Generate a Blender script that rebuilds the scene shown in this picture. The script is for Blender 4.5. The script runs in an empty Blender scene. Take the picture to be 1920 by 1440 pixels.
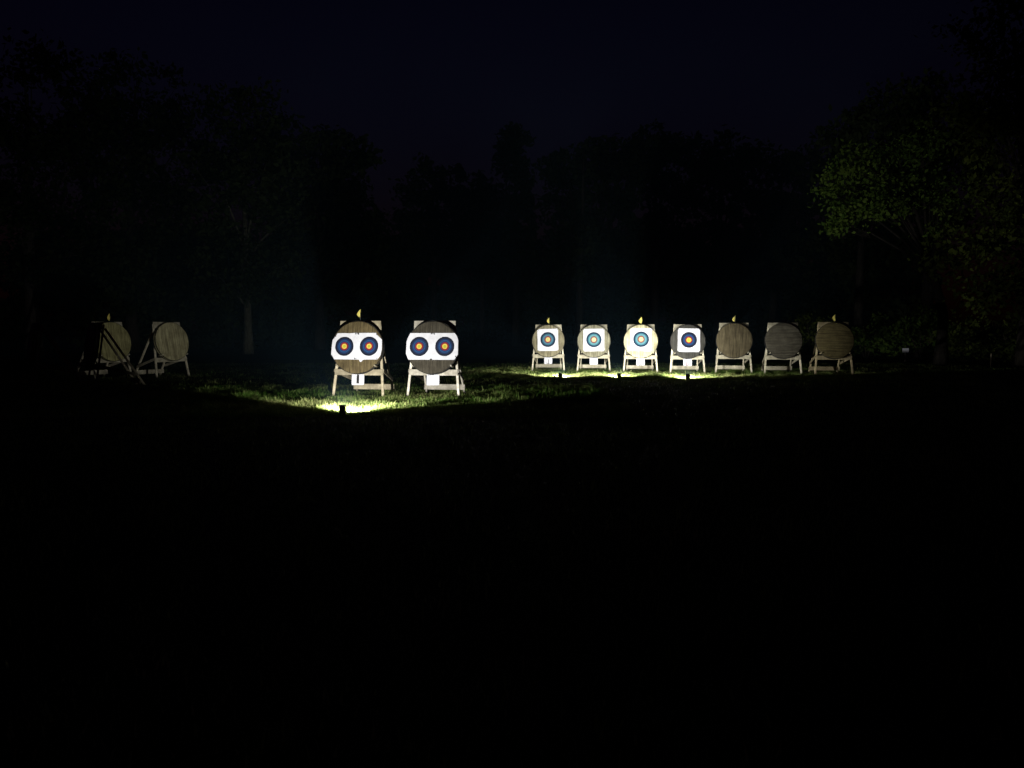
import bpy, bmesh, math
import numpy as np
from mathutils import Vector, Matrix

R = math.radians
scene = bpy.context.scene
col = scene.collection
rng = np.random.default_rng(11)

# ------------------------------------------------------------------ camera
F_PX = 1387.0                       # focal length in photo pixels (26 mm)
PITCH = math.atan(100.0 / F_PX)
CAM_Z = 1.6
cam_data = bpy.data.cameras.new('camera')
cam_data.sensor_width = 36.0
cam_data.lens = 36.0 * F_PX / 1920.0
cam_data.clip_start = 0.1
cam_data.clip_end = 2000.0
cam = bpy.data.objects.new('camera', cam_data)
cam.location = (0, 0, CAM_Z)
cam.rotation_euler = (math.pi / 2 - PITCH, 0, 0)
col.objects.link(cam)
scene.camera = cam

# ------------------------------------------------------------------ night sky
world = bpy.data.worlds.new('World')
scene.world = world
world.use_nodes = True
wn = world.node_tree
bg = wn.nodes['Background']
sky = wn.nodes.new('ShaderNodeTexSky')
sky.sky_type = 'NISHITA'
sky.sun_disc = False
sky.sun_elevation = R(1.5)
sky.sun_rotation = R(170)
sky.air_density = 1.6
sky.ozone_density = 4.0
glow = wn.nodes.new('ShaderNodeMix')          # town light on thin cloud turns the night sky violet
glow.data_type = 'RGBA'
glow.blend_type = 'MULTIPLY'
glow.inputs['Factor'].default_value = 1.0
glow.inputs['B'].default_value = (1.15, 0.46, 1.05, 1)
wn.links.new(sky.outputs['Color'], glow.inputs['A'])
wn.links.new(glow.outputs['Result'], bg.inputs['Color'])
bg.inputs['Strength'].default_value = 0.0046

# ------------------------------------------------------------------ exposure
scene.view_settings.view_transform = 'Standard'
scene.view_settings.look = 'None'
scene.view_settings.exposure = 0.0
scene.view_settings.gamma = 1.0
scene.view_settings.use_curve_mapping = False
scene.render.engine = 'CYCLES'
cy = scene.cycles
cy.use_denoising = True
cy.max_bounces = 4
cy.diffuse_bounces = 2
cy.glossy_bounces = 2
cy.transmission_bounces = 2
cy.volume_bounces = 0
cy.sample_clamp_indirect = 2.0

NEAR_LAMP_W = 1250.0
FAR_LAMP_W = 820.0
HAZE_DENSITY = 0.00012


# ------------------------------------------------------------------ helpers
def at(px, py, d):
    """world point seen at photo pixel (px, py) on the vertical plane y = d"""
    u = (px - 960) / F_PX
    v = -(py - 720) / F_PX
    y = math.cos(PITCH) + v * math.sin(PITCH)
    z = -math.sin(PITCH) + v * math.cos(PITCH)
    s = d / y
    return Vector((u * s, d, CAM_Z + z * s))


def tag(o, label=None, cat=None, group=None, kind=None):
    if label: o['label'] = label
    if cat: o['category'] = cat
    if group: o['group'] = group
    if kind: o['kind'] = kind
    return o


def link(name, me, mat=None, parent=None, color=None):
    o = bpy.data.objects.new(name, me)
    col.objects.link(o)
    if mat and me is not None and len(me.materials) == 0:
        me.materials.append(mat)
    if parent: o.parent = parent
    if color: o.color = (*color, 1.0)
    return o


def empty(name, loc=(0, 0, 0), rz=0.0):
    o = bpy.data.objects.new(name, None)
    o.empty_display_size = 0.2
    col.objects.link(o)
    o.location = loc
    o.rotation_euler = (0, 0, rz)
    return o


def mesh_from(bm, name):
    bmesh.ops.recalc_face_normals(bm, faces=bm.faces[:])
    me = bpy.data.meshes.new(name)
    bm.to_mesh(me)
    bm.free()
    return me


def add_beam(bm, p0, p1, side, w, d, bevel=0.006):
    """a plank from p0 to p1, w wide along 'side', d deep across it"""
    p0, p1, side = Vector(p0), Vector(p1), Vector(side)
    ax = (p1 - p0).normalized()
    side = (side - ax * side.dot(ax)).normalized()
    up = ax.cross(side).normalized()
    vs = []
    for p in (p0, p1):
        for a, b in ((-1, -1), (1, -1), (1, 1), (-1, 1)):
            vs.append(bm.verts.new(p + side * a * w / 2 + up * b * d / 2))
    fs = [(0, 1, 2, 3), (4, 7, 6, 5), (0, 4, 5, 1), (1, 5, 6, 2), (2, 6, 7, 3), (3, 7, 4, 0)]
    faces = [bm.faces.new([vs[i] for i in f]) for f in fs]
    if bevel:
        es = {e for f in faces for e in f.edges}
        bmesh.ops.bevel(bm, geom=list(es), offset=bevel, segments=1, affect='EDGES')


def beam_mesh(name, *a, **k):
    bm = bmesh.new()
    add_beam(bm, *a, **k)
    return mesh_from(bm, name)


def add_tube(bm, pts, radii, sides=8, cap=True):
    rings = []
    n = len(pts)
    pts = [Vector(p) for p in pts]
    for i, p in enumerate(pts):
        t = (pts[min(i + 1, n - 1)] - pts[max(i - 1, 0)]).normalized()
        a = t.orthogonal().normalized() if abs(t.z) < 0.3 else (Vector((1, 0, 0)) - t * t.x).normalized()
        b = t.cross(a)
        rings.append([bm.verts.new(p + (a * math.cos(2 * math.pi * k / sides) + b * math.sin(2 * math.pi * k / sides)) * radii[i])
                      for k in range(sides)])
    for r0, r1 in zip(rings, rings[1:]):
        for k in range(sides):
            f = bm.faces.new((r0[k], r0[(k + 1) % sides], r1[(k + 1) % sides], r1[k]))
            f.smooth = True
    if cap:
        bm.faces.new(rings[0][::-1])
        bm.faces.new(rings[-1])


def add_plate(bm, outline, y0, y1):
    """a flat shape in the xz plane, extruded from y0 (front) to y1"""
    f = [bm.verts.new((x, y0, z)) for x, z in outline]
    b = [bm.verts.new((x, y1, z)) for x, z in outline]
    bm.faces.new(f)
    bm.faces.new(b[::-1])
    n = len(f)
    for i in range(n):
        bm.faces.new((f[i], b[i], b[(i + 1) % n], f[(i + 1) % n]))


def plate_mesh(name, outline, y0, y1):
    bm = bmesh.new()
    add_plate(bm, outline, y0, y1)
    return mesh_from(bm, name)


def poly_mesh(name, verts, sizes, idx, attr=None):
    """fast mesh: verts (n,3), sizes of the faces, flat corner indices, one float per vertex"""
    me = bpy.data.meshes.new(name)
    me.vertices.add(len(verts))
    me.vertices.foreach_set('co', np.ascontiguousarray(verts, dtype=np.float32).ravel())
    me.loops.add(len(idx))
    me.loops.foreach_set('vertex_index', np.ascontiguousarray(idx, dtype=np.int32))
    me.polygons.add(len(sizes))
    starts = np.concatenate(([0], np.cumsum(sizes)[:-1])).astype(np.int32)
    me.polygons.foreach_set('loop_start', starts)
    me.update(calc_edges=True)
    if attr is not None:
        a = me.attributes.new('tint', 'FLOAT', 'POINT')
        a.data.foreach_set('value', np.ascontiguousarray(attr, dtype=np.float32))
    return me


# ------------------------------------------------------------------ materials
def new_mat(name, rough=0.8, spec=0.3):
    m = bpy.data.materials.new(name)
    m.use_nodes = True
    nt = m.node_tree
    b = nt.nodes['Principled BSDF']
    b.inputs['Roughness'].default_value = rough
    b.inputs['Specular IOR Level'].default_value = spec
    return m, nt, b


def N(nt, kind, **k):
    n = nt.nodes.new(kind)
    for a, v in k.items():
        setattr(n, a, v)
    return n


def noise(nt, vec, scale, detail=4.0, rough=0.6):
    n = N(nt, 'ShaderNodeTexNoise')
    n.inputs['Scale'].default_value = scale
    n.inputs['Detail'].default_value = detail
    n.inputs['Roughness'].default_value = rough
    nt.links.new(vec, n.inputs['Vector'])
    return n


def ramp(nt, fac, stops, interp='LINEAR'):
    r = N(nt, 'ShaderNodeValToRGB')
    r.color_ramp.interpolation = interp
    els = r.color_ramp.elements
    while len(els) < len(stops):
        els.new(0.5)
    for e, (p, c) in zip(els, stops):
        e.position = p
        e.color = (*c, 1.0) if len(c) == 3 else c
    nt.links.new(fac, r.inputs['Fac'])
    return r


def mul(nt, a, b, fac=1.0):
    m = N(nt, 'ShaderNodeMix', data_type='RGBA', blend_type='MULTIPLY')
    m.inputs['Factor'].default_value = fac
    nt.links.new(a, m.inputs['A'])
    nt.links.new(b, m.inputs['B'])
    return m.outputs['Result']


def bump(nt, b, height, strength, dist=0.01):
    n = N(nt, 'ShaderNodeBump')
    n.inputs['Strength'].default_value = strength
    n.inputs['Distance'].default_value = dist
    nt.links.new(height, n.inputs['Height'])
    nt.links.new(n.outputs['Normal'], b.inputs['Normal'])


def flat_mat(name, c, rough=0.7, spec=0.3):
    m, nt, b = new_mat(name, rough, spec)
    tc = N(nt, 'ShaderNodeTexCoord')
    n = noise(nt, tc.outputs['Object'], 30.0)
    r = ramp(nt, n.outputs['Fac'], [(0.3, [x * 0.8 for x in c]), (0.7, [min(1, x * 1.1) for x in c])])
    nt.links.new(r.outputs['Color'], b.inputs['Base Color'])
    return m


def streak_mat(name, stretch, lo, hi, fine=60.0):
    """object colour broken up by streaks along one axis (wood grain, compressed straw)"""
    m, nt, b = new_mat(name, 0.85, 0.2)
    tc = N(nt, 'ShaderNodeTexCoord')
    oi = N(nt, 'ShaderNodeObjectInfo')
    mp = N(nt, 'ShaderNodeMapping')
    mp.inputs['Scale'].default_value = stretch
    nt.links.new(tc.outputs['Object'], mp.inputs['Vector'])
    sh = N(nt, 'ShaderNodeVectorMath', operation='ADD')
    nt.links.new(mp.outputs['Vector'], sh.inputs[0])
    nt.links.new(oi.outputs['Location'], sh.inputs[1])
    n1 = noise(nt, sh.outputs['Vector'], 1.0, 6.0, 0.65)
    n2 = noise(nt, tc.outputs['Object'], 5.0, 5.0, 0.6)
    n3 = noise(nt, tc.outputs['Object'], fine, 3.0, 0.7)
    r1 = ramp(nt, n1.outputs['Fac'], [(0.33, lo), (0.67, hi)])
    r2 = ramp(nt, n2.outputs['Fac'], [(0.35, (0.7, 0.68, 0.66)), (0.65, (1.05, 1.05, 1.05))])
    c = mul(nt, oi.outputs['Color'], r1.outputs['Color'])
    c = mul(nt, c, r2.outputs['Color'])
    nt.links.new(c, b.inputs['Base Color'])
    ad = N(nt, 'ShaderNodeMath', operation='ADD')
    nt.links.new(n1.outputs['Fac'], ad.inputs[0])
    nt.links.new(n3.outputs['Fac'], ad.inputs[1])
    bump(nt, b, ad.outputs['Value'], 0.6, 0.012)
    return m


M = {}
M['wood'] = streak_mat('weathered_wood', (7, 7, 7), (0.62, 0.6, 0.56), (1.15, 1.13, 1.08))
M['straw'] = streak_mat('compressed_straw', (26, 6, 1.6), (0.45, 0.43, 0.39), (1.5, 1.48, 1.42), 90.0)
M['black_metal'] = flat_mat('black_metal', (0.015, 0.015, 0.016), 0.5)
M['rubber'] = flat_mat('rubber', (0.012, 0.012, 0.012), 0.8)
M['steel'] = flat_mat('steel_wire', (0.10, 0.10, 0.10), 0.4)
M['ink'] = flat_mat('black_ink', (0.012, 0.011, 0.011), 0.7)
M['red_ink'] = flat_mat('dark_red_ink', (0.12, 0.012, 0.02), 0.7)
M['card'] = flat_mat('white_card', (0.53, 0.53, 0.56), 0.75)
M['sign'] = flat_mat('white_sign_paint', (0.62, 0.64, 0.7), 0.5)

m, nt, b = new_mat('yellow_pennant', 0.75)
b.inputs['Base Color'].default_value = (0.78, 0.58, 0.045, 1)
tc = N(nt, 'ShaderNodeTexCoord')
n_ = noise(nt, tc.outputs['Object'], 25.0)
r_ = ramp(nt, n_.outputs['Fac'], [(0.3, (0.95, 0.80, 0.16)), (0.7, (0.97, 0.88, 0.28))])
nt.links.new(r_.outputs['Color'], b.inputs['Base Color'])
b.inputs['Transmission Weight'].default_value = 0.0
M['pennant'] = m

m, nt, b = new_mat('lamp_lens', 0.2)
b.inputs['Emission Color'].default_value = (1.0, 0.98, 0.93, 1)
b.inputs['Emission Strength'].default_value = 8.0
m.cycles.emission_sampling = 'NONE'
M['lens'] = m


def face_mat(name, centres, radius, washout, g=1.0):
    """printed rings: gold, red, blue and black round each centre on white paper; fade = ink paled to imitate overexposure by the lamps"""
    m, nt, b = new_mat(name, 0.75, 0.2)
    tc = N(nt, 'ShaderNodeTexCoord')
    wob = noise(nt, tc.outputs['Object'], 16.0, 3.0)
    dist = None
    for cx, cz in centres:
        v = N(nt, 'ShaderNodeVectorMath', operation='SUBTRACT')
        v.inputs[1].default_value = (cx, 0, cz)
        nt.links.new(tc.outputs['Object'], v.inputs[0])
        s = N(nt, 'ShaderNodeVectorMath', operation='MULTIPLY')
        s.inputs[1].default_value = (1, 0, 1)
        nt.links.new(v.outputs['Vector'], s.inputs[0])
        l = N(nt, 'ShaderNodeVectorMath', operation='LENGTH')
        nt.links.new(s.outputs['Vector'], l.inputs[0])
        if dist is None:
            dist = l.outputs['Value']
        else:
            mn = N(nt, 'ShaderNodeMath', operation='MINIMUM')
            nt.links.new(dist, mn.inputs[0])
            nt.links.new(l.outputs['Value'], mn.inputs[1])
            dist = mn.outputs['Value']
    # a little unevenness, then the distance in ring units
    w = N(nt, 'ShaderNodeMath', operation='MULTIPLY_ADD')
    nt.links.new(wob.outputs['Fac'], w.inputs[0])
    w.inputs[1].default_value = 0.016
    nt.links.new(dist, w.inputs[2])
    k = N(nt, 'ShaderNodeMath', operation='MULTIPLY_ADD')
    nt.links.new(w.outputs['Value'], k.inputs[0])
    k.inputs[1].default_value = 0.8 / radius
    k.inputs[2].default_value = -0.008 * 0.8 / radius

    def f(c, t):
        return [x + (y - x) * washout for x, y in zip(c, t)]  # washed-out inks put the lamps' overexposure into the print colour
    stops = [(0.0, f((0.30, 0.33, 0.03), (0.42, 0.43, 0.22))),
             (0.125 * g, f((0.55, 0.36, 0.06), (0.46, 0.38, 0.22))),
             (0.215 * g, f((0.17, 0.006, 0.012), (0.16, 0.04, 0.035))),
             (0.315 * g, f((0.09, 0.010, 0.035), (0.30, 0.20, 0.23))),
             (0.35, f((0.004, 0.027, 0.09), (0.075, 0.21, 0.23))),
             (0.455, f((0.014, 0.062, 0.155), (0.15, 0.29, 0.31))),
             (0.50, f((0.003, 0.017, 0.065), (0.04, 0.15, 0.19))),
             (0.61, f((0.003, 0.006, 0.018), (0.006, 0.025, 0.05))),
             (0.79, (0.012, 0.014, 0.02)),
             (0.80, (0.56, 0.56, 0.59))]
    r = ramp(nt, k.outputs['Value'], stops, 'CONSTANT')
    stain = noise(nt, tc.outputs['Object'], 6.0, 5.0)
    r2 = ramp(nt, stain.outputs['Fac'], [(0.35, (0.86, 0.86, 0.86)), (0.6, (1, 1, 1))])
    c = mul(nt, r.outputs['Color'], r2.outputs['Color'])
    nt.links.new(c, b.inputs['Base Color'])
    crease = noise(nt, tc.outputs['Object'], 9.0, 3.0)
    bump(nt, b, crease.outputs['Fac'], 0.25, 0.02)
    return m


def leaf_mat(name, a, c, transl=0.25):
    m, nt, b = new_mat(name, 0.7, 0.08)
    at_ = N(nt, 'ShaderNodeAttribute', attribute_name='tint')
    r = ramp(nt, at_.outputs['Fac'], [(0.0, a), (1.0, c)])
    nt.links.new(r.outputs['Color'], b.inputs['Base Color'])
    tr = N(nt, 'ShaderNodeBsdfTranslucent')
    nt.links.new(r.outputs['Color'], tr.inputs['Color'])
    mx = N(nt, 'ShaderNodeMixShader')
    mx.inputs['Fac'].default_value = transl
    nt.links.new(b.outputs['BSDF'], mx.inputs[1])
    nt.links.new(tr.outputs['BSDF'], mx.inputs[2])
    nt.links.new(mx.outputs['Shader'], nt.nodes['Material Output'].inputs['Surface'])
    return m


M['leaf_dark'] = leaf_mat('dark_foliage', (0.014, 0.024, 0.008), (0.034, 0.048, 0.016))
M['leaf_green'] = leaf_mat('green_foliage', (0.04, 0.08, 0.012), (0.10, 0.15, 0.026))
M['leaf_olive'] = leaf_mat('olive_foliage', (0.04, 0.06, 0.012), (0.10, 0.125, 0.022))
M['grass'] = leaf_mat('grass_blades', (0.055, 0.17, 0.012), (0.40, 0.42, 0.16), 0.3)

m, nt, b = new_mat('turf', 0.95, 0.1)
tc = N(nt, 'ShaderNodeTexCoord')
n1 = noise(nt, tc.outputs['Object'], 0.7, 6.0)
n2 = noise(nt, tc.outputs['Object'], 28.0, 5.0, 0.7)
r1 = ramp(nt, n1.outputs['Fac'], [(0.35, (0.035, 0.055, 0.014)), (0.6, (0.055, 0.062, 0.024)), (0.75, (0.07, 0.06, 0.035))])
r2 = ramp(nt, n2.outputs['Fac'], [(0.3, (0.45, 0.45, 0.4)), (0.7, (1.2, 1.2, 1.1))])
nt.links.new(mul(nt, r1.outputs['Color'], r2.outputs['Color']), b.inputs['Base Color'])
bump(nt, b, n2.outputs['Fac'], 1.0, 0.05)
M['turf'] = m

m, nt, b = new_mat('bark', 0.9, 0.2)
tc = N(nt, 'ShaderNodeTexCoord')
oi = N(nt, 'ShaderNodeObjectInfo')
mp = N(nt, 'ShaderNodeMapping')
mp.inputs['Scale'].default_value = (9, 9, 2)
nt.links.new(tc.outputs['Object'], mp.inputs['Vector'])
n1 = noise(nt, mp.outputs['Vector'], 1.0, 6.0, 0.7)
r1 = ramp(nt, n1.outputs['Fac'], [(0.35, (0.4, 0.4, 0.4)), (0.65, (1.2, 1.2, 1.2))])
nt.links.new(mul(nt, oi.outputs['Color'], r1.outputs['Color']), b.inputs['Base Color'])
bump(nt, b, n1.outputs['Fac'], 0.8, 0.06)
M['bark'] = m

# ------------------------------------------------------------------ ground
bm = bmesh.new()
GX, GY = 60, 60
gv = {}
for i in range(GX + 1):
    for j in range(GY + 1):
        x = (i / GX - 0.5) * 800.0
        y = -250.0 + j / GY * 800.0
        gv[i, j] = bm.verts.new((x, y, 0.0))
for i in range(GX):
    for j in range(GY):
        bm.faces.new((gv[i, j], gv[i + 1, j], gv[i + 1, j + 1], gv[i, j + 1]))
ground = link('ground', mesh_from(bm, 'ground'), M['turf'])
tag(ground, 'dark mown turf of the shooting field', 'ground', kind='structure')


# ------------------------------------------------------------------ trees
def leaf_cloud(name, blobs, size, per_m2, mat, parent, clump=0.45, leaves=34):
    """leaf faces gathered in clumps over and through the given ellipsoids"""
    P, T = [], []
    for c, r in blobs:
        c, r = np.array(c), np.array(r)
        area = 4 * math.pi * ((r[0] * r[1] * r[2]) ** (2 / 3))
        n = max(10, int(area * per_m2))
        d = rng.normal(size=(n, 3))
        d /= np.linalg.norm(d, axis=1)[:, None]
        rad = rng.uniform(0.5, 1.0, n) ** 0.6 * rng.uniform(0.82, 1.14, n)
        cc = c + d * r * rad[:, None]
        sc = clump * rng.uniform(0.5, 1.35, n)
        k = leaves
        off = rng.normal(size=(n, k, 3)) * sc[:, None, None] * np.array([1, 1, 0.62])
        P.append((cc[:, None, :] + off).reshape(-1, 3))
        T.append(np.clip(np.repeat(rng.uniform(0.1, 0.9, n), k) + rng.normal(size=n * k) * 0.15, 0, 1))
    P = np.concatenate(P)
    T = np.concatenate(T)
    P[:, 2] = np.maximum(P[:, 2], 0.15)
    n = len(P)
    a = rng.normal(size=(n, 3)); a /= np.linalg.norm(a, axis=1)[:, None]
    t = rng.normal(size=(n, 3))
    b_ = np.cross(a, t); b_ /= np.linalg.norm(b_, axis=1)[:, None]
    s = size * rng.uniform(0.6, 1.3, n)[:, None]
    V = np.stack([P - a * s, P + b_ * s * 0.55 - a * s * 0.1, P + a * s, P - b_ * s * 0.55 - a * s * 0.1], 1).reshape(-1, 3)
    me = poly_mesh(name, V, np.full(n, 4), np.arange(4 * n), np.repeat(T, 4))
    return link(name, me, mat, parent)


def make_tree(name, label, base, trunk_r, blobs, mat='leaf_dark', size=0.2, per=0.55, clump=0.5, leaves=30,
              bark=(0.04, 0.034, 0.027), fork=0.3, group='trees round the shooting field', lean=0.0):
    """a tree at 'base' (x, y): tapered trunk, a limb to each lobe of the crown, leaves in clumps"""
    root = empty(name, (base[0], base[1], 0))
    o = Vector((base[0], base[1], 0))
    loc = [((Vector(c) - o), r) for c, r in blobs]
    top = max(c.z + 0.2 * r[2] for c, r in loc)
    mid = sum((c for c, r in loc), Vector()) / len(loc)
    bm = bmesh.new()
    zf = max(1.8, top * fork)
    n = 9
    pts, rad = [], []
    for i in range(n):
        t = i / (n - 1)
        z = -0.15 + t * (top + 0.15)
        k = max(0.0, (z - zf) / max(0.1, top - zf))
        wob = 0.10 * math.sin(3.1 * t + base[0])
        pts.append((mid.x * k * 0.8 + wob + lean * t, mid.y * k * 0.8, z))
        rad.append(trunk_r * (1.35 if i == 0 else 1.0) * (1 - 0.86 * t))
    add_tube(bm, pts, rad, 9)
    for c, r in loc:
        z0 = min(zf + (c.z - zf) * 0.35, c.z - 0.3) if c.z > zf else max(0.8, c.z * 0.7)
        t = (z0 + 0.15) / (top + 0.15)
        i = min(n - 2, max(0, int(t * (n - 1))))
        s = Vector(pts[i]).lerp(Vector(pts[i + 1]), t * (n - 1) - i)
        e = Vector((c.x, c.y, c.z + 0.3 * r[2]))
        m1 = s.lerp(e, 0.35) + Vector((0, 0, 0.10 * (e - s).length))
        r0 = trunk_r * 0.42 * (1 - 0.6 * t)
        add_tube(bm, [s, m1, s.lerp(e, 0.7) + Vector((0.1, 0, 0.08 * (e - s).length)), e], [r0, r0 * 0.75, r0 * 0.45, r0 * 0.15], 6)
        for q in range(4):                            # twigs into the lobe
            d = Vector(rng.normal(size=3))
            d.normalize()
            e2 = c + Vector((d.x * r[0], d.y * r[1], abs(d.z) * r[2])) * 0.85
            add_tube(bm, [m1.lerp(e, 0.5), m1.lerp(e2, 0.6), e2], [r0 * 0.4, r0 * 0.25, r0 * 0.08], 5)
    link('trunk', mesh_from(bm, 'trunk'), M['bark'], root, bark)
    leaf_cloud('crown', loc, size, per, M[mat], root, clump, leaves)
    tag(root, label, 'tree', group)
    return root


def lobes(d, spec, depth=0.8):
    """crown lobes from (px, py, half width px, half height px[, depth offset])"""
    out = []
    for s in spec:
        px, py, rx, rz = s[:4]
        dd = d + (s[4] if len(s) > 4 else rng.uniform(-0.05, 0.05) * d)
        k = dd / F_PX
        out.append((at(px, py, dd), (rx * k, min(rx, rz) * k * depth + 0.4, rz * k)))
    return out


# left side, nearer
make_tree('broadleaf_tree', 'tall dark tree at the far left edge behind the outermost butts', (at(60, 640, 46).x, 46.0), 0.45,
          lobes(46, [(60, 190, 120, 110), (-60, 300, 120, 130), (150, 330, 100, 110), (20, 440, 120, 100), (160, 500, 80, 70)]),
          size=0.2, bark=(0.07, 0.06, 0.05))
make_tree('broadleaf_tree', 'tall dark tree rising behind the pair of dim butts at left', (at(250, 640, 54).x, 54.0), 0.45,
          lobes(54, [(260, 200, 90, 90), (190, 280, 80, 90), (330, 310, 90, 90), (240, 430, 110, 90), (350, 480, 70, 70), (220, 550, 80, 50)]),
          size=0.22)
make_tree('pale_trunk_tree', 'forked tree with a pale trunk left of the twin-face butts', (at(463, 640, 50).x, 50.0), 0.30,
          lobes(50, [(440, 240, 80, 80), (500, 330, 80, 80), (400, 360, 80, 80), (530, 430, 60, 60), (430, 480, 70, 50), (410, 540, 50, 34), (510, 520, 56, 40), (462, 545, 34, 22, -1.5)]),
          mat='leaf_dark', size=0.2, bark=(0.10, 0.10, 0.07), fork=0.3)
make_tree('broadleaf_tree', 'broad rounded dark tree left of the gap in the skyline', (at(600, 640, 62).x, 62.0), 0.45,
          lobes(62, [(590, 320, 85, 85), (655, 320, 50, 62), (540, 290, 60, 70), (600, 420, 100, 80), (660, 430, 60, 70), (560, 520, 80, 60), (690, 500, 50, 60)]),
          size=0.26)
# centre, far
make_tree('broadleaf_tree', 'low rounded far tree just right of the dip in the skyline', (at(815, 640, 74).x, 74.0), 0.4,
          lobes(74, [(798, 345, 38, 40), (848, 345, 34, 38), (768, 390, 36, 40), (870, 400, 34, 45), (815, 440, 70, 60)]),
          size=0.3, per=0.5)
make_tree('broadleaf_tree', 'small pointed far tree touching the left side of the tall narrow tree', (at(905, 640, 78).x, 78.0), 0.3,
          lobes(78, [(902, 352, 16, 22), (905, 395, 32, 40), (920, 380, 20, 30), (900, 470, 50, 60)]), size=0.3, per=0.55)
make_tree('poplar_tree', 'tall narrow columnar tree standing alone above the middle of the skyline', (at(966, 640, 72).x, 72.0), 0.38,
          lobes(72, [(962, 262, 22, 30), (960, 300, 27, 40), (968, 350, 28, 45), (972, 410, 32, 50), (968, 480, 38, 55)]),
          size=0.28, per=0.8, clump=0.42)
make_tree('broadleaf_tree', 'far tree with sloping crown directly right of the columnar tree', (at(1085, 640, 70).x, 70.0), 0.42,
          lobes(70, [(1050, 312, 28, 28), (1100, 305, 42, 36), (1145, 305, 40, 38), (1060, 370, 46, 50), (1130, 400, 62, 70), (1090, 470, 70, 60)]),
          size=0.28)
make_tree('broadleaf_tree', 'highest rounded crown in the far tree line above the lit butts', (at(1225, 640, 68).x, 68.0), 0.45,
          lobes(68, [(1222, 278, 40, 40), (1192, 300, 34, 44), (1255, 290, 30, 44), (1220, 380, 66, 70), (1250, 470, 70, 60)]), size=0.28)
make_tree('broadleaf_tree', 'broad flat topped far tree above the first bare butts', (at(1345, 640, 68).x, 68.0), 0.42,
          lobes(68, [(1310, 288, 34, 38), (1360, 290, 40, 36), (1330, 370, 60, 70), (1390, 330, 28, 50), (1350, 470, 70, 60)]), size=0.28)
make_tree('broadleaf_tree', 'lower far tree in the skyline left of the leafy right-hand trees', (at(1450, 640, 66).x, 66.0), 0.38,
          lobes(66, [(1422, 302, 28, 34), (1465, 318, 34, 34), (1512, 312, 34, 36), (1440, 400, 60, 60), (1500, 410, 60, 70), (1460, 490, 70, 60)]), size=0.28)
# right side, nearer
make_tree('broadleaf_tree', 'dark bushy crown rising behind the dimly lit green maple', (at(1610, 640, 50).x, 50.0), 0.36,
          lobes(50, [(1572, 258, 28, 48), (1612, 240, 34, 44), (1650, 225, 38, 56), (1600, 330, 60, 60), (1660, 350, 60, 70), (1610, 450, 70, 60)]), size=0.24)
make_tree('broadleaf_tree', 'tall dark tree between the lit maple and the right edge', (at(1735, 640, 44).x, 44.0), 0.4,
          lobes(44, [(1700, 215, 50, 62), (1760, 195, 55, 60), (1730, 290, 70, 60), (1790, 320, 60, 80), (1720, 420, 70, 70)]), size=0.22)
make_tree('maple_tree', 'leafy green tree catching lamp light right of the last bare butt', (at(1762, 640, 34).x, 34.0), 0.26,
          lobes(34, [(1602, 300, 40, 30), (1570, 350, 32, 28), (1655, 305, 42, 34), (1625, 355, 50, 34), (1690, 355, 44, 40),
                     (1590, 395, 34, 18), (1660, 395, 34, 16), (1735, 330, 46, 50), (1575, 425, 18, 10), (1755, 400, 46, 46), (1720, 260, 40, 34)], 0.6),
          mat='leaf_green', size=0.105, per=0.95, clump=0.36, leaves=40, fork=0.25, bark=(0.018, 0.015, 0.012))
make_tree('broadleaf_tree', 'large overhanging olive tree filling the right edge', (at(1930, 640, 33).x, 33.0), 0.40,
          lobes(33, [(1890, 60, 95, 70), (1960, 150, 120, 100), (1850, 190, 70, 60), (1830, 270, 60, 56), (1900, 300, 90, 80), (1790, 470, 50, 50),
                     (1850, 420, 70, 70), (1940, 450, 90, 90), (1880, 550, 80, 60), (1815, 220, 40, 30)]),
          mat='leaf_olive', size=0.14, per=0.8, clump=0.40, leaves=34)
# shrubs low on the right
for i, (px, d, w, h, lab) in enumerate([
        (1520, 46, 1.9, 2.6, 'low dark shrub behind the last bare butt'),
        (1625, 44, 1.8, 2.5, 'leafy shrub left of the small white post sign'),
        (1730, 42, 1.9, 3.0, 'tall leafy shrub right of the small white post sign'),
        (1810, 38, 1.5, 2.2, 'yellowish shrub under the large olive tree'),
        (1905, 36, 1.8, 2.4, 'dark shrub at the lower right edge behind the marker stake')]):
    c = at(px, 640, d)
    root = empty('shrub', (c.x, d, 0))
    bm = bmesh.new()
    for q in range(6):
        a = q * 1.05 + i
        e = Vector((math.cos(a) * w * 0.55, math.sin(a) * w * 0.4, h * (0.55 + 0.07 * q)))
        add_tube(bm, [(0.08 * math.cos(a), 0.08 * math.sin(a), -0.05), e * 0.5 + Vector((0, 0, 0.1)), e], [0.04, 0.028, 0.008], 5)
    link('stem', mesh_from(bm, 'stem'), M['bark'], root, (0.09, 0.075, 0.055))
    leaf_cloud('foliage', [((0, 0, h * 0.5), (w * 0.8, w * 0.6, h * 0.48)), ((w * 0.5, 0, h * 0.35), (w * 0.5, w * 0.5, h * 0.35)),
                           ((-w * 0.5, 0.2, h * 0.38), (w * 0.5, w * 0.5, h * 0.36))],
               0.13, 1.3, M['leaf_green' if i in (1, 2) else 'leaf_olive'], root, 0.28, 30)
    tag(root, lab, 'shrub', 'shrubs along the right edge of the field')

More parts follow.
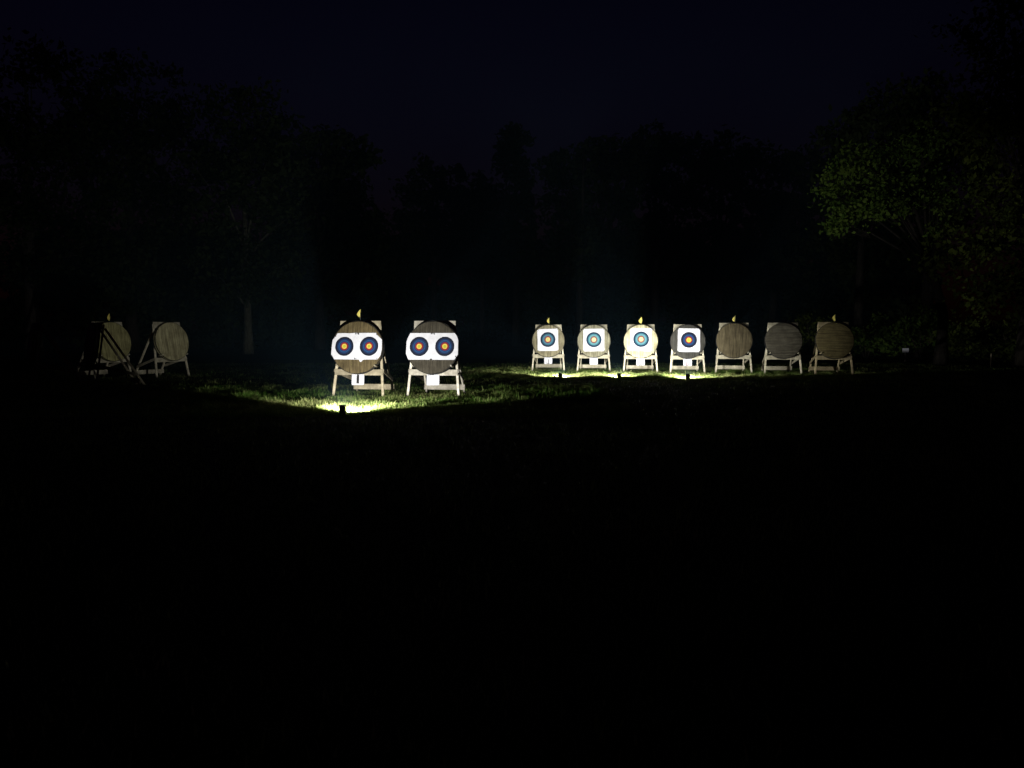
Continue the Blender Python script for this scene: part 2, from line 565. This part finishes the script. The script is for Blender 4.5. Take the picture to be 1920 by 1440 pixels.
# the far wood's understorey: one mass
tk = []
for px in np.arange(60, 1700, 42):
    d = float(np.interp(px, [0, 450, 700, 900, 1400, 1700], [54, 62, 74, 84, 78, 56]))
    for lvl, py in enumerate((600, 540, 480)):
        tk.append((at(px + rng.uniform(-18, 18), py + rng.uniform(-15, 15), d + rng.uniform(-2, 3)),
                   (44 * d / F_PX, 2.0, (48 + 8 * (lvl == 0)) * d / F_PX)))
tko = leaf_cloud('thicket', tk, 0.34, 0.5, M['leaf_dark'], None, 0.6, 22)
tag(tko, 'dark undergrowth filling the foot of the tree line', 'undergrowth', kind='stuff')

# ------------------------------------------------------------------ archery butts
LEAN = R(9)
TILT = Matrix.Rotation(-LEAN, 4, 'X')
BOSS_R, BOSS_T, BOSS_V = 0.635, 0.17, 1.19
BOSS_BACK = -0.0265


def tilted(me):
    me.transform(TILT)
    return me


PARTS = []          # (name, mesh)
for s in (-1, 1):
    PARTS.append(('leg', tilted(beam_mesh('front_leg', (s * 0.632, 0.025, -0.03), (s * 0.482, 0.025, 1.80), (1, 0, 0), 0.058, 0.048))))
PARTS.append(('top_rail', tilted(beam_mesh('top_rail', (-0.515, -0.0125, 1.755), (0.515, -0.0125, 1.755), (0, 0, 1), 0.21, 0.025))))
PARTS.append(('lower_rail', tilted(beam_mesh('lower_rail', (-0.60, -0.0125, 0.605), (0.60, -0.0125, 0.605), (0, 0, 1), 0.145, 0.025))))
for s in (-1, 1):
    bm = bmesh.new()
    add_tube(bm, [(s * 0.475, 0.0, 0.741), (s * 0.475, -0.12, 0.741), (s * 0.475, -0.245, 0.749)], [0.021, 0.021, 0.019], 10)
    PARTS.append(('support_peg', tilted(mesh_from(bm, 'support_peg'))))
for s in (-1, 1):
    PARTS.append(('leg', beam_mesh('rear_leg', (s * 0.405, 0.345, 1.66), (s * 0.50, 1.33, -0.03), (1, 0, 0), 0.042, 0.06)))
PARTS.append(('rear_rail', beam_mesh('rear_rail', (-0.54, 1.155, 0.17), (0.54, 1.155, 0.17), (0, 0, 1), 0.14, 0.025)))
for s in (-1, 1):
    PARTS.append(('side_tie', beam_mesh('side_tie', (s * 0.618, 0.10, 0.64), (s * 0.525, 1.10, 0.36), (0, 0, 1), 0.085, 0.022)))
bm = bmesh.new()
add_tube(bm, [(-0.46, 0.365, 1.645), (0.46, 0.365, 1.645)], [0.014, 0.014], 8)
PARTS.append(('hinge_bar', mesh_from(bm, 'hinge_bar')))

# the straw boss, centred on its own axis, front towards -Y
bm = bmesh.new()
prof = [(0.0, -BOSS_T / 2 - 0.004), (0.30, -BOSS_T / 2 - 0.003), (0.61, -BOSS_T / 2), (0.628, -BOSS_T / 2 + 0.008), (0.635, -BOSS_T / 2 + 0.03),
        (0.638, 0.0), (0.635, BOSS_T / 2 - 0.03), (0.625, BOSS_T / 2 - 0.006), (0.60, BOSS_T / 2), (0.0, BOSS_T / 2)]
SEG = 56
rings = []
jit = 1 + 0.006 * rng.normal(size=SEG)
for r, y in prof:
    if r == 0:
        rings.append([bm.verts.new((0, y, 0))])
    else:
        rings.append([bm.verts.new((r * (jit[k] if r > 0.5 else 1) * math.cos(2 * math.pi * k / SEG), y, r * (jit[k] if r > 0.5 else 1) * math.sin(2 * math.pi * k / SEG)))
                      for k in range(SEG)])
for a, b_ in zip(rings, rings[1:]):
    for k in range(SEG):
        k2 = (k + 1) % SEG
        if len(a) == 1:
            f = bm.faces.new((a[0], b_[k], b_[k2]))
        elif len(b_) == 1:
            f = bm.faces.new((a[k], b_[0], a[k2]))
        else:
            f = bm.faces.new((a[k], b_[k], b_[k2], a[k2]))
            f.smooth = True
BOSS_ME = mesh_from(bm, 'straw_boss')
bm = bmesh.new()                     # the strap holding the straw together
for yy in (-0.045, 0.045):
    v0 = [bm.verts.new((0.645 * math.cos(2 * math.pi * k / SEG), yy - 0.012, 0.645 * math.sin(2 * math.pi * k / SEG))) for k in range(SEG)]
    v1 = [bm.verts.new((0.645 * math.cos(2 * math.pi * k / SEG), yy + 0.012, 0.645 * math.sin(2 * math.pi * k / SEG))) for k in range(SEG)]
    v2 = [bm.verts.new((0.634 * math.cos(2 * math.pi * k / SEG), yy + 0.012, 0.634 * math.sin(2 * math.pi * k / SEG))) for k in range(SEG)]
    v3 = [bm.verts.new((0.634 * math.cos(2 * math.pi * k / SEG), yy - 0.012, 0.634 * math.sin(2 * math.pi * k / SEG))) for k in range(SEG)]
    for a, b_ in ((v0, v1), (v1, v2), (v2, v3), (v3, v0)):
        for k in range(SEG):
            bm.faces.new((a[k], b_[k], b_[(k + 1) % SEG], a[(k + 1) % SEG]))
STRAP_ME = mesh_from(bm, 'strap')

FRONT = -BOSS_T / 2 - 0.006


def face_mesh(name, outline, wave=0.004):
    """a sheet of target paper over the boss, slightly wavy, with thickness"""
    bm = bmesh.new()
    add_plate(bm, outline, FRONT - 0.006, FRONT)
    return mesh_from(bm, name)


TWIN_A = [(-0.49, 0.335), (-0.30, 0.338), (-0.20, 0.333), (-0.02, 0.345), (0.03, 0.34), (0.47, 0.345), (0.495, 0.30), (0.625, 0.185), (0.628, -0.06),
          (0.60, -0.20), (0.53, -0.295), (0.20, -0.298), (0.165, -0.312), (0.14, -0.345), (0.115, -0.36), (0.095, -0.345), (0.07, -0.30), (-0.55, -0.298),
          (-0.60, -0.22), (-0.632, -0.18), (-0.625, 0.02), (-0.61, 0.17), (-0.53, 0.275)]
TWIN_B = [(-0.545, 0.34), (0.54, 0.34), (0.60, 0.26), (0.63, 0.17), (0.632, -0.17), (0.605, -0.215), (0.55, -0.30), (-0.57, -0.302), (-0.60, -0.25),
          (-0.637, -0.15), (-0.632, 0.13), (-0.61, 0.21)]


def rough_rect(w, h, seed, cut=0.03):
    q = np.random.default_rng(seed)
    pts = []
    for (x0, z0), (x1, z1) in (((-w, h), (w, h)), ((w, h), (w, -h)), ((w, -h), (-w, -h)), ((-w, -h), (-w, h))):
        for t in (0.05, 0.3, 0.55, 0.8, 0.95):
            pts.append((x0 + (x1 - x0) * t + q.normal() * 0.004, z0 + (z1 - z0) * t + q.normal() * 0.004))
    return pts


FACE_TWIN = face_mat('twin_spot_print', [(-0.308, 0.018), (0.310, 0.022)], 0.232, 0.0)
FACE_TWIN_B = face_mat('twin_spot_print_second', [(-0.318, 0.018), (0.308, 0.020)], 0.234, 0.0)


def marks(name, rects, mat, parent):
    """small flat strokes of ink or pins; rects = (x, z, w, h, angle)"""
    for x, z, w, h, a in rects:
        c, s = math.cos(a), math.sin(a)
        o = [(x + u * c - v * s, z + u * s + v * c) for u, v in ((-w, -h), (w, -h), (w, h), (-w, h))]
        link(name, plate_mesh(name, o, FRONT - 0.010 if name == 'pin' else 0, FRONT - 0.0065 if name == 'pin' else 0.002), mat, parent)


WOOD = (0.45, 0.43, 0.33)


def butt(px, d, facing, which, straw, wood=WOOD, face=None, plate=None, flag=False, spin=0.0, scale=1.0, group='archery butts in the far row', x=None, boss_note='', flag_note=None, seed=0):
    """easel + boss + optional flag. 'facing' turns the front from -Y towards -X (degrees)."""
    X = at(px, 640, d).x if x is None else x
    rz = R(-facing + 1.5 * math.sin(seed * 2.3))
    st = empty('target_stand', (X, d, 0), rz)
    st.scale = (scale, scale, scale)
    tag(st, 'wooden easel stand ' + which, 'target stand', group.replace('butts', 'stands'))
    for nm, me in PARTS:
        o = link(nm, me, M['wood'], st)
        k = (1 + 0.10 * rng.normal()) * {'leg': 1.4, 'top_rail': 0.8, 'lower_rail': 0.95, 'rear_rail': 1.05}.get(nm, 0.8)
        o.color = (wood[0] * k, wood[1] * k, wood[2] * k, 1)
    if plate is not None:
        pl = link('number_card', tilted(plate_mesh('number_card', [(-0.155, 0.55), (-0.1, 0.556), (0.155, 0.552), (0.158, 0.33), (0.145, 0.295), (-0.14, 0.29), (-0.155, 0.32)],
                                                   -0.034, -0.028)), M['card'], st)
        for (mx, mz, w, h, a, mt) in plate:
            c, s = math.cos(a), math.sin(a)
            w, h = w * 1.3, h * 1.12
            o = [(mx + u * c - v * s, mz + u * s + v * c) for u, v in ((-w, -h), (w, -h), (w, h), (-w, h))]
            link('number_stroke', tilted(plate_mesh('number_stroke', o, -0.038, -0.0345)), M[mt], pl)
    bo = link('straw_boss', BOSS_ME, M['straw'])
    bo.color = (*straw, 1)
    base = Matrix.Translation((X, d, 0)) @ Matrix.Rotation(rz, 4, 'Z') @ Matrix.Scale(scale, 4)
    bo.matrix_world = base @ TILT @ Matrix.Translation((0, BOSS_BACK - BOSS_T / 2, BOSS_V)) @ Matrix.Rotation(spin + 0.03 * math.sin(seed * 3.7), 4, 'Y') if face is None else base @ TILT @ Matrix.Translation((0, BOSS_BACK - BOSS_T / 2, BOSS_V))
    tag(bo, ('round straw boss ' + boss_note + ' ' + which).replace('  ', ' '), 'archery boss', group.replace('butts', 'bosses'))
    link('strap', STRAP_ME, M['rubber'], bo)
    if face == 'twin_a' or face == 'twin_b':
        a = face == 'twin_a'
        fo = link('target_face', face_mesh('target_face', TWIN_A if a else TWIN_B), FACE_TWIN if a else FACE_TWIN_B, bo)
        if a:
            pins = [(-0.035, 0.325, 0.010, 0.020, 0), (0.0, 0.328, 0.010, 0.016, 0.1), (0.035, 0.322, 0.013, 0.022, 0), (-0.04, -0.275, 0.010, 0.018, 0.1),
                    (-0.005, -0.278, 0.009, 0.016, 0), (0.49, 0.31, 0.008, 0.016, 0.2), (0.52, -0.27, 0.007, 0.022, 0.15), (-0.535, 0.26, 0.008, 0.014, -0.5)]
        else:
            pins = [(-0.03, 0.325, 0.012, 0.016, 0), (0.01, 0.33, 0.012, 0.014, 0.4), (0.045, 0.318, 0.009, 0.018, 0), (-0.02, -0.288, 0.028, 0.012, 0), (0.58, -0.22, 0.010, 0.02, 0.5)]
        marks('pin', pins, M['ink'], fo)
    elif face is not None:
        washout, ox, oz, turn = face
        mt = face_mat('single_face_print', [(0.0, 0.012)], 0.295, washout, 1.12)
        fo = link('target_face', face_mesh('target_face', rough_rect(0.405, 0.435, seed)), mt, bo)
        fo.location = (ox, 0, oz)
        fo.rotation_euler = (0, turn, 0)
        marks('pin', [(-0.37, 0.39, 0.008, 0.016, 0), (0.37, 0.40, 0.008, 0.016, 0.3), (-0.36, -0.40, 0.007, 0.014, 0), (0.37, -0.40, 0.008, 0.014, 0)], M['ink'], fo)
    if flag:
        top = base @ TILT @ Vector((0.03, BOSS_BACK - BOSS_T / 2, BOSS_V + BOSS_R))
        wind_flag(top, which if flag_note is None else flag_note, rz, seed)
    return st


def wind_flag(top, which, rz, seed):
    q = np.random.default_rng(100 + seed)
    root = empty('wind_flag', top, rz + q.uniform(-0.3, 0.3))
    bm = bmesh.new()
    add_tube(bm, [(0, 0, -0.10), (0.002, 0, 0.1), (0.0, 0, 0.30)], [0.004, 0.0035, 0.003], 6)
    link('pole', mesh_from(bm, 'pole'), M['steel'], root)
    # limp pennant hanging in folds from the pole top
    bm = bmesh.new()
    rows, cols = 9, 8
    H = 0.205 if seed == 1 else 0.245
    wide = 0.075 if seed == 1 else 0.10 + 0.02 * q.uniform(-1, 1)
    grid = []
    for i in range(rows):
        t = i / (rows - 1)                       # 0 top .. 1 bottom
        wdt = 0.006 + wide * math.sin(min(1.0, t * 1.3) * math.pi / 2) ** 1.1
        if t > 0.78:
            wdt *= 1 - 0.30 * (t - 0.78) / 0.22
        row = []
        for j in range(cols):
            s = j / (cols - 1)
            x = -s * wdt + 0.006 + 0.006 * math.sin(5 * t + seed)
            y = 0.010 * math.sin(s * 5 + 2 * t + seed) * (0.3 + t)
            z = 0.30 - t * H + 0.03 * s * s * t
            row.append(bm.verts.new((x, y, z)))
        grid.append(row)
    for i in range(rows - 1):
        for j in range(cols - 1):
            f = bm.faces.new((grid[i][j], grid[i + 1][j], grid[i + 1][j + 1], grid[i][j + 1]))
            f.smooth = True
    bmesh.ops.solidify(bm, geom=bm.faces[:], thickness=0.003)
    link('pennant', mesh_from(bm, 'pennant'), M['pennant'], root)
    tag(root, 'limp yellow flag above ' + which, 'flag', 'yellow wind flags on the butts')


NEAR = 'archery butts in the near pair'
FAR = 'archery butts in the far row'
LEFT = 'archery butts in the dark at left'
INK = 'ink'
butt(669, 17.75, 10, 'of the near twin-face butt with the figure 1 card', (0.095, 0.074, 0.036), (0.40, 0.36, 0.26), 'twin_a',
     [(0.0, 0.43, 0.024, 0.088, 0.0, INK), (0.0, 0.535, 0.016, 0.008, 0.0, INK)], True, 0.0, 1.0, NEAR, boss_note='brown and streaky', flag_note='the near twin-face butt with the figure 1 card', seed=1)
butt(810.5, 17.65, 7, 'of the right one of the two near twin-face butts', (0.048, 0.043, 0.032), (0.50, 0.48, 0.42), 'twin_b',
     [(-0.09, 0.542, 0.03, 0.006, 0.1, INK), (-0.02, 0.545, 0.03, 0.005, -0.1, INK)], False, 0.0, 1.0, NEAR, boss_note='dark ribbed', seed=2)
butt(1028, 29.0, 5, 'at the left end of the far row', (0.19, 0.175, 0.115), WOOD, (0.5, -0.015, 0.035, -0.02),
     [(0.012, 0.41, 0.009, 0.06, 0.0, INK), (-0.02, 0.325, 0.05, 0.010, -0.2, INK), (0.02, 0.32, 0.02, 0.010, 0.6, INK)], True, 0.0, 1.0, FAR, seed=3)
butt(1113.5, 28.6, 5, 'second from the left in the far row', (0.20, 0.195, 0.14), WOOD, (1.0, 0.0, 0.035, -0.015),
     [], False, 0.0, 1.0, FAR, seed=4)
butt(1201.5, 27.9, 7, 'third from the left in the far row', (0.44, 0.42, 0.27), WOOD, (0.9, 0.01, 0.06, 0.02),
     [(-0.02, 0.315, 0.03, 0.010, 0.3, INK), (0.01, 0.32, 0.02, 0.008, -0.5, INK), (0.02, 0.38, 0.006, 0.01, 0, INK)], True, 0.0, 1.0, FAR, boss_note='pale cream', seed=5)
butt(1290, 27.5, 9, 'fourth from the left in the far row', (0.042, 0.042, 0.038), WOOD, (0.0, 0.03, 0.04, 0.01),
     [(-0.03, 0.46, 0.008, 0.05, 0, 'red_ink'), (-0.035, 0.36, 0.009, 0.05, 0, 'red_ink'), (-0.005, 0.315, 0.035, 0.009, 0.1, 'red_ink'),
      (0.03, 0.345, 0.008, 0.025, -0.2, 'red_ink'), (-0.03, 0.54, 0.02, 0.006, 0, INK)], False, 0.0, 1.0, FAR, boss_note='dark grey', seed=6)
butt(1377, 27.6, 9, 'of the far bare butt beside the last paper face', (0.09, 0.076, 0.045), WOOD, None, None, True, 0.0, 1.03, FAR, boss_note='bare', flag_note='the bare butt next to the last paper face', seed=7)
butt(1470, 27.0, 8, 'second from the right in the far row', (0.062, 0.058, 0.044), WOOD, None, None, False, math.pi / 2, 1.03, FAR, boss_note='bare greyish', seed=8)
butt(1566, 26.7, 8, 'at the right end of the far row', (0.10, 0.084, 0.038), (0.36, 0.31, 0.19), None, None, True, math.pi / 2, 1.04, FAR, boss_note='bare dark', seed=9)
butt(324, 25.2, -65, 'nearer the middle of the two dim butts turned right', (0.37, 0.35, 0.21), WOOD, None, None, False, 0.0, 1.03, LEFT, boss_note='bare', seed=10)
butt(212, 24.6, -62, 'behind the dark side-on butt at left', (0.28, 0.27, 0.13), WOOD, None, None, True, 0.0, 1.03, LEFT, boss_note='bare half hidden', flag_note='the half hidden dim butt at left', seed=11)
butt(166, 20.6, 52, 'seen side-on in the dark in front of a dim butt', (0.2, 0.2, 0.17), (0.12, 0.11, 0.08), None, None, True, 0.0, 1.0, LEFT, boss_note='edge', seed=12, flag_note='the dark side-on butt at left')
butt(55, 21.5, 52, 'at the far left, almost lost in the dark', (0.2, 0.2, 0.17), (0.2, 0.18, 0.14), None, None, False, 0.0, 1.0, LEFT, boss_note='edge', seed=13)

# ------------------------------------------------------------------ floodlights on the grass
HOUSE_UP = R(12)
HT = Matrix.Translation((0, 0, 0.092)) @ Matrix.Rotation(HOUSE_UP, 4, 'X')


def house(me):
    me.transform(HT)
    return me


bm = bmesh.new()                     # body: a shallow tray, open to +Y
add_beam(bm, (-0.062, 0.0, 0), (0.062, 0.0, 0), (0, 0, 1), 0.16, 0.03, 0.006)
BODY_ME = house(mesh_from(bm, 'housing'))
rim = []
for p0, p1, sd in (((-0.065, 0.025, 0.08), (0.065, 0.025, 0.08), (0, 1, 0)), ((-0.065, 0.025, -0.08), (0.065, 0.025, -0.08), (0, 1, 0)),
                   ((-0.065, 0.025, -0.075), (-0.065, 0.025, 0.075), (0, 1, 0)), ((0.065, 0.025, -0.075), (0.065, 0.025, 0.075), (0, 1, 0))):
    rim.append((p0, p1, sd))
bm = bmesh.new()
for p0, p1, sd in rim:
    add_beam(bm, p0, p1, sd, 0.022, 0.008, 0.002)
BEZEL_ME = house(mesh_from(bm, 'bezel'))
FINS = [house(beam_mesh('cooling_fin', (-0.051 + 0.017 * k, -0.026, -0.07), (-0.051 + 0.017 * k, -0.026, 0.07), (0, 1, 0), 0.022, 0.005, 0.001)) for k in range(7)]
LENS_ME = house(plate_mesh('lens', [(-0.055, -0.07), (0.055, -0.07), (0.055, 0.07), (-0.055, 0.07)], 0.0162, 0.019))
bm = bmesh.new()
add_tube(bm, [(-0.073, 0, 0.095), (-0.075, 0, 0.02), (-0.066, -0.01, 0.008), (0.066, -0.01, 0.008), (0.075, 0, 0.02), (0.073, 0, 0.095)], [0.007] * 6, 6)
BRACKET_ME = mesh_from(bm, 'bracket')
bm = bmesh.new()
add_tube(bm, [(0, 0, 0.02), (0, 0, -0.12)], [0.012, 0.003], 8)
STAKE_ME = mesh_from(bm, 'ground_stake')


def floodlight(px, d, yaw, up, power, label, half=60.0, blend=0.22):
    X = at(px, 700, d).x
    root = empty('floodlight', (X, d, 0.0), -R(yaw))
    link('housing', BODY_ME, M['black_metal'], root)
    link('bezel', BEZEL_ME, M['black_metal'], root)
    for f in FINS:
        link('cooling_fin', f, M['black_metal'], root)
    link('lens', LENS_ME, M['lens'], root)
    link('bracket', BRACKET_ME, M['black_metal'], root)
    link('ground_stake', STAKE_ME, M['black_metal'], root)
    bm = bmesh.new()
    add_tube(bm, [(-0.02, -0.03, 0.10), (-0.07, -0.09, 0.03), (-0.14, -0.05, 0.012), (-0.22, -0.2, 0.01), (-0.2, -0.6, 0.01), (-0.35, -1.2, 0.01)], [0.005] * 6, 6)
    link('cable', mesh_from(bm, 'cable'), M['rubber'], root)
    ld = bpy.data.lights.new('lamp_beam', 'SPOT')
    ld.energy = power
    ld.color = (1.0, 0.985, 0.94)
    ld.spot_size = R(2 * half)
    ld.spot_blend = blend
    ld.shadow_soft_size = 0.025
    lo = bpy.data.objects.new('lamp_beam', ld)
    col.objects.link(lo)
    lo.parent = root
    lo.location = HT @ Vector((0, 0.052, 0.015))
    lo.rotation_euler = Vector((0, math.cos(R(up)), math.sin(R(up)))).to_track_quat('-Z', 'Y').to_euler()
    lo.scale = (1.0, 0.5 if half < 57 else 0.55, 1.0)                  # wide, low beam
    tag(root, label, 'floodlight', 'floodlights standing on the grass')


floodlight(641, 14.15, 5, 7, NEAR_LAMP_W, 'small black floodlight in the grass before the near twin-face butts', 55.0, 0.2)
floodlight(1050, 24.9, 10, 7, FAR_LAMP_W, 'small black floodlight before the left end of the far row')
floodlight(1161, 24.7, 0, 7, FAR_LAMP_W, 'middle one of three small black floodlights before the far row')
floodlight(1290, 24.4, 12, 7, FAR_LAMP_W, 'small black floodlight before the dark grey boss of the far row', 63.0)

# ------------------------------------------------------------------ small white sign and stake at right
c = at(1698, 657, 38.0)
root = empty('post_sign', (c.x, 38.0, 0))
bm = bmesh.new()
add_beam(bm, (0, 0.03, -0.05), (0, 0.03, 0.62), (1, 0, 0), 0.04, 0.03, 0.004)
link('post', mesh_from(bm, 'post'), M['wood'], root, (0.4, 0.38, 0.32))
link('panel', plate_mesh('panel', [(-0.16, 0.48), (0.16, 0.48), (0.16, 0.70), (-0.16, 0.70)], -0.005, 0.012), M['sign'], root)
tag(root, 'small white sign on a short post near the right-hand shrubs', 'sign')
c = at(1858, 668, 33.0)
so = link('marker_stake', beam_mesh('marker_stake', (0, 0, -0.05), (0.01, 0, 0.58), (1, 0, 0), 0.045, 0.03), M['wood'], None, (0.45, 0.4, 0.28))
so.location = (c.x, 33.0, 0)
tag(so, 'short pale marker stake in the grass near the right edge', 'stake')


# ------------------------------------------------------------------ grass
def grass_patch(x0, x1, y0, y1, dens, h, w, keep=None, paleness=0.45):
    n = int((x1 - x0) * (y1 - y0) * dens)
    x = rng.uniform(x0, x1, n)
    y = rng.uniform(y0, y1, n)
    tuft = (np.sin(x * 3.1 + 1.3 * np.sin(y * 2.3)) * np.sin(y * 2.7 + 1.7 * np.sin(x * 1.9)) + 0.6 * np.sin(x * 7.3 + y * 5.1) * np.sin(y * 8.7 - x * 3.3))
    k = rng.uniform(-0.9, 1.0, n) < 0.35 + 0.55 * tuft
    if keep is not None:
        k &= keep(x, y)
    x, y, tuft = x[k], y[k], tuft[k]
    n = len(x)
    hh = h * rng.lognormal(0, 0.35, n) * (0.8 + 0.45 * np.clip(tuft, -1, 1.2))
    ww = w * rng.uniform(0.6, 1.3, n)
    az = rng.uniform(0, 2 * math.pi, n)
    ln = rng.uniform(0, 2 * math.pi, n)
    lean = hh * np.abs(rng.normal(0.25, 0.28, n))
    dx, dy = np.cos(az) * ww, np.sin(az) * ww
    lx, ly = np.cos(ln) * lean, np.sin(ln) * lean
    z0 = np.full(n, -0.005)
    V = np.stack([np.stack([x - dx, y - dy, z0], 1), np.stack([x + dx, y + dy, z0], 1),
                  np.stack([x + dx * 0.7 + lx * 0.4, y + dy * 0.7 + ly * 0.4, hh * 0.6], 1),
                  np.stack([x - dx * 0.7 + lx * 0.4, y - dy * 0.7 + ly * 0.4, hh * 0.6], 1),
                  np.stack([x + lx, y + ly, hh], 1)], 1)
    tint = np.clip(paleness + 0.25 * np.sin(x * 0.9) * np.sin(y * 1.3) + 0.22 * rng.normal(size=n), 0, 1)
    return V.reshape(-1, 3), n, np.repeat(tint, 5)


NX0, NX1, NY0, NY1 = -9.5, 2.5, 13.6, 21.5
FX0, FX1, FY0, FY1 = -2.0, 13.5, 24.0, 31.0


def outside(x, y):
    a = (x > NX0) & (x < NX1) & (y > NY0) & (y < NY1)
    b = (x > FX0) & (x < FX1) & (y > FY0) & (y < FY1)
    return ~(a | b)


LAMPS = [(at(641, 700, 14.15).x, 14.15), (at(1050, 700, 24.9).x, 24.9), (at(1161, 700, 24.7).x, 24.7), (at(1290, 700, 24.4).x, 24.4)]
tufts = [grass_patch(lx - 2.2, lx + 2.2, ly - 0.05, ly + 2.2, 1800, 0.06, 0.005, lambda x, y: (np.abs(x - lx) > 0.12) | (y > ly + 0.15), 0.75) for lx, ly in LAMPS]  # blades tinted paler round the lamps, painting in the white-hot light
pieces = tufts + [grass_patch(-1.6, 2.2, 16.2, 20.5, 900, 0.075, 0.007, None, 0.3), grass_patch(-1.6, 1.3, 26.0, 31.5, 450, 0.07, 0.008, None, 0.6), grass_patch(-8.5, -4.6, 16.5, 20.0, 900, 0.07, 0.006, None, 0.3), grass_patch(NX0, NX1, NY0, NY1, 2000, 0.048, 0.0042), grass_patch(FX0, FX1, FY0, FY1, 1300, 0.052, 0.0055),
          grass_patch(-19, 21, 2.5, 36, 230, 0.05, 0.007, outside)]
V = np.concatenate([p[0] for p in pieces])
T = np.concatenate([p[2] for p in pieces])
nb = sum(p[1] for p in pieces)
base = (np.arange(nb) * 5)[:, None]
idx = (base + np.array([0, 1, 2, 3, 3, 2, 4])[None, :]).ravel()
sizes = np.tile([4, 3], nb)
go = link('lawn_grass', poly_mesh('lawn_grass', V, sizes, idx, T), M['grass'])
tag(go, 'short tufted grass blades of the shooting field', 'grass', kind='stuff')

# ------------------------------------------------------------------ thin night mist that shows the beams
bm = bmesh.new()
add_beam(bm, (-410, 150, 13), (410, 150, 13), (0, 1, 0), 830, 28, 0)
hz = link('haze', mesh_from(bm, 'haze'))
m = bpy.data.materials.new('night_mist')
m.use_nodes = True
nt = m.node_tree
for nd in list(nt.nodes):
    if nd.type != 'OUTPUT_MATERIAL':
        nt.nodes.remove(nd)
pv = nt.nodes.new('ShaderNodeVolumePrincipled')
pv.inputs['Color'].default_value = (0.34, 0.66, 0.92, 1)
pv.inputs['Density'].default_value = HAZE_DENSITY
pv.inputs['Anisotropy'].default_value = -0.82
nt.links.new(pv.outputs['Volume'], nt.nodes['Material Output'].inputs['Volume'])
hz.data.materials.append(m)
tag(hz, 'thin mist glowing in the lamp beams over the field', 'mist', kind='stuff')
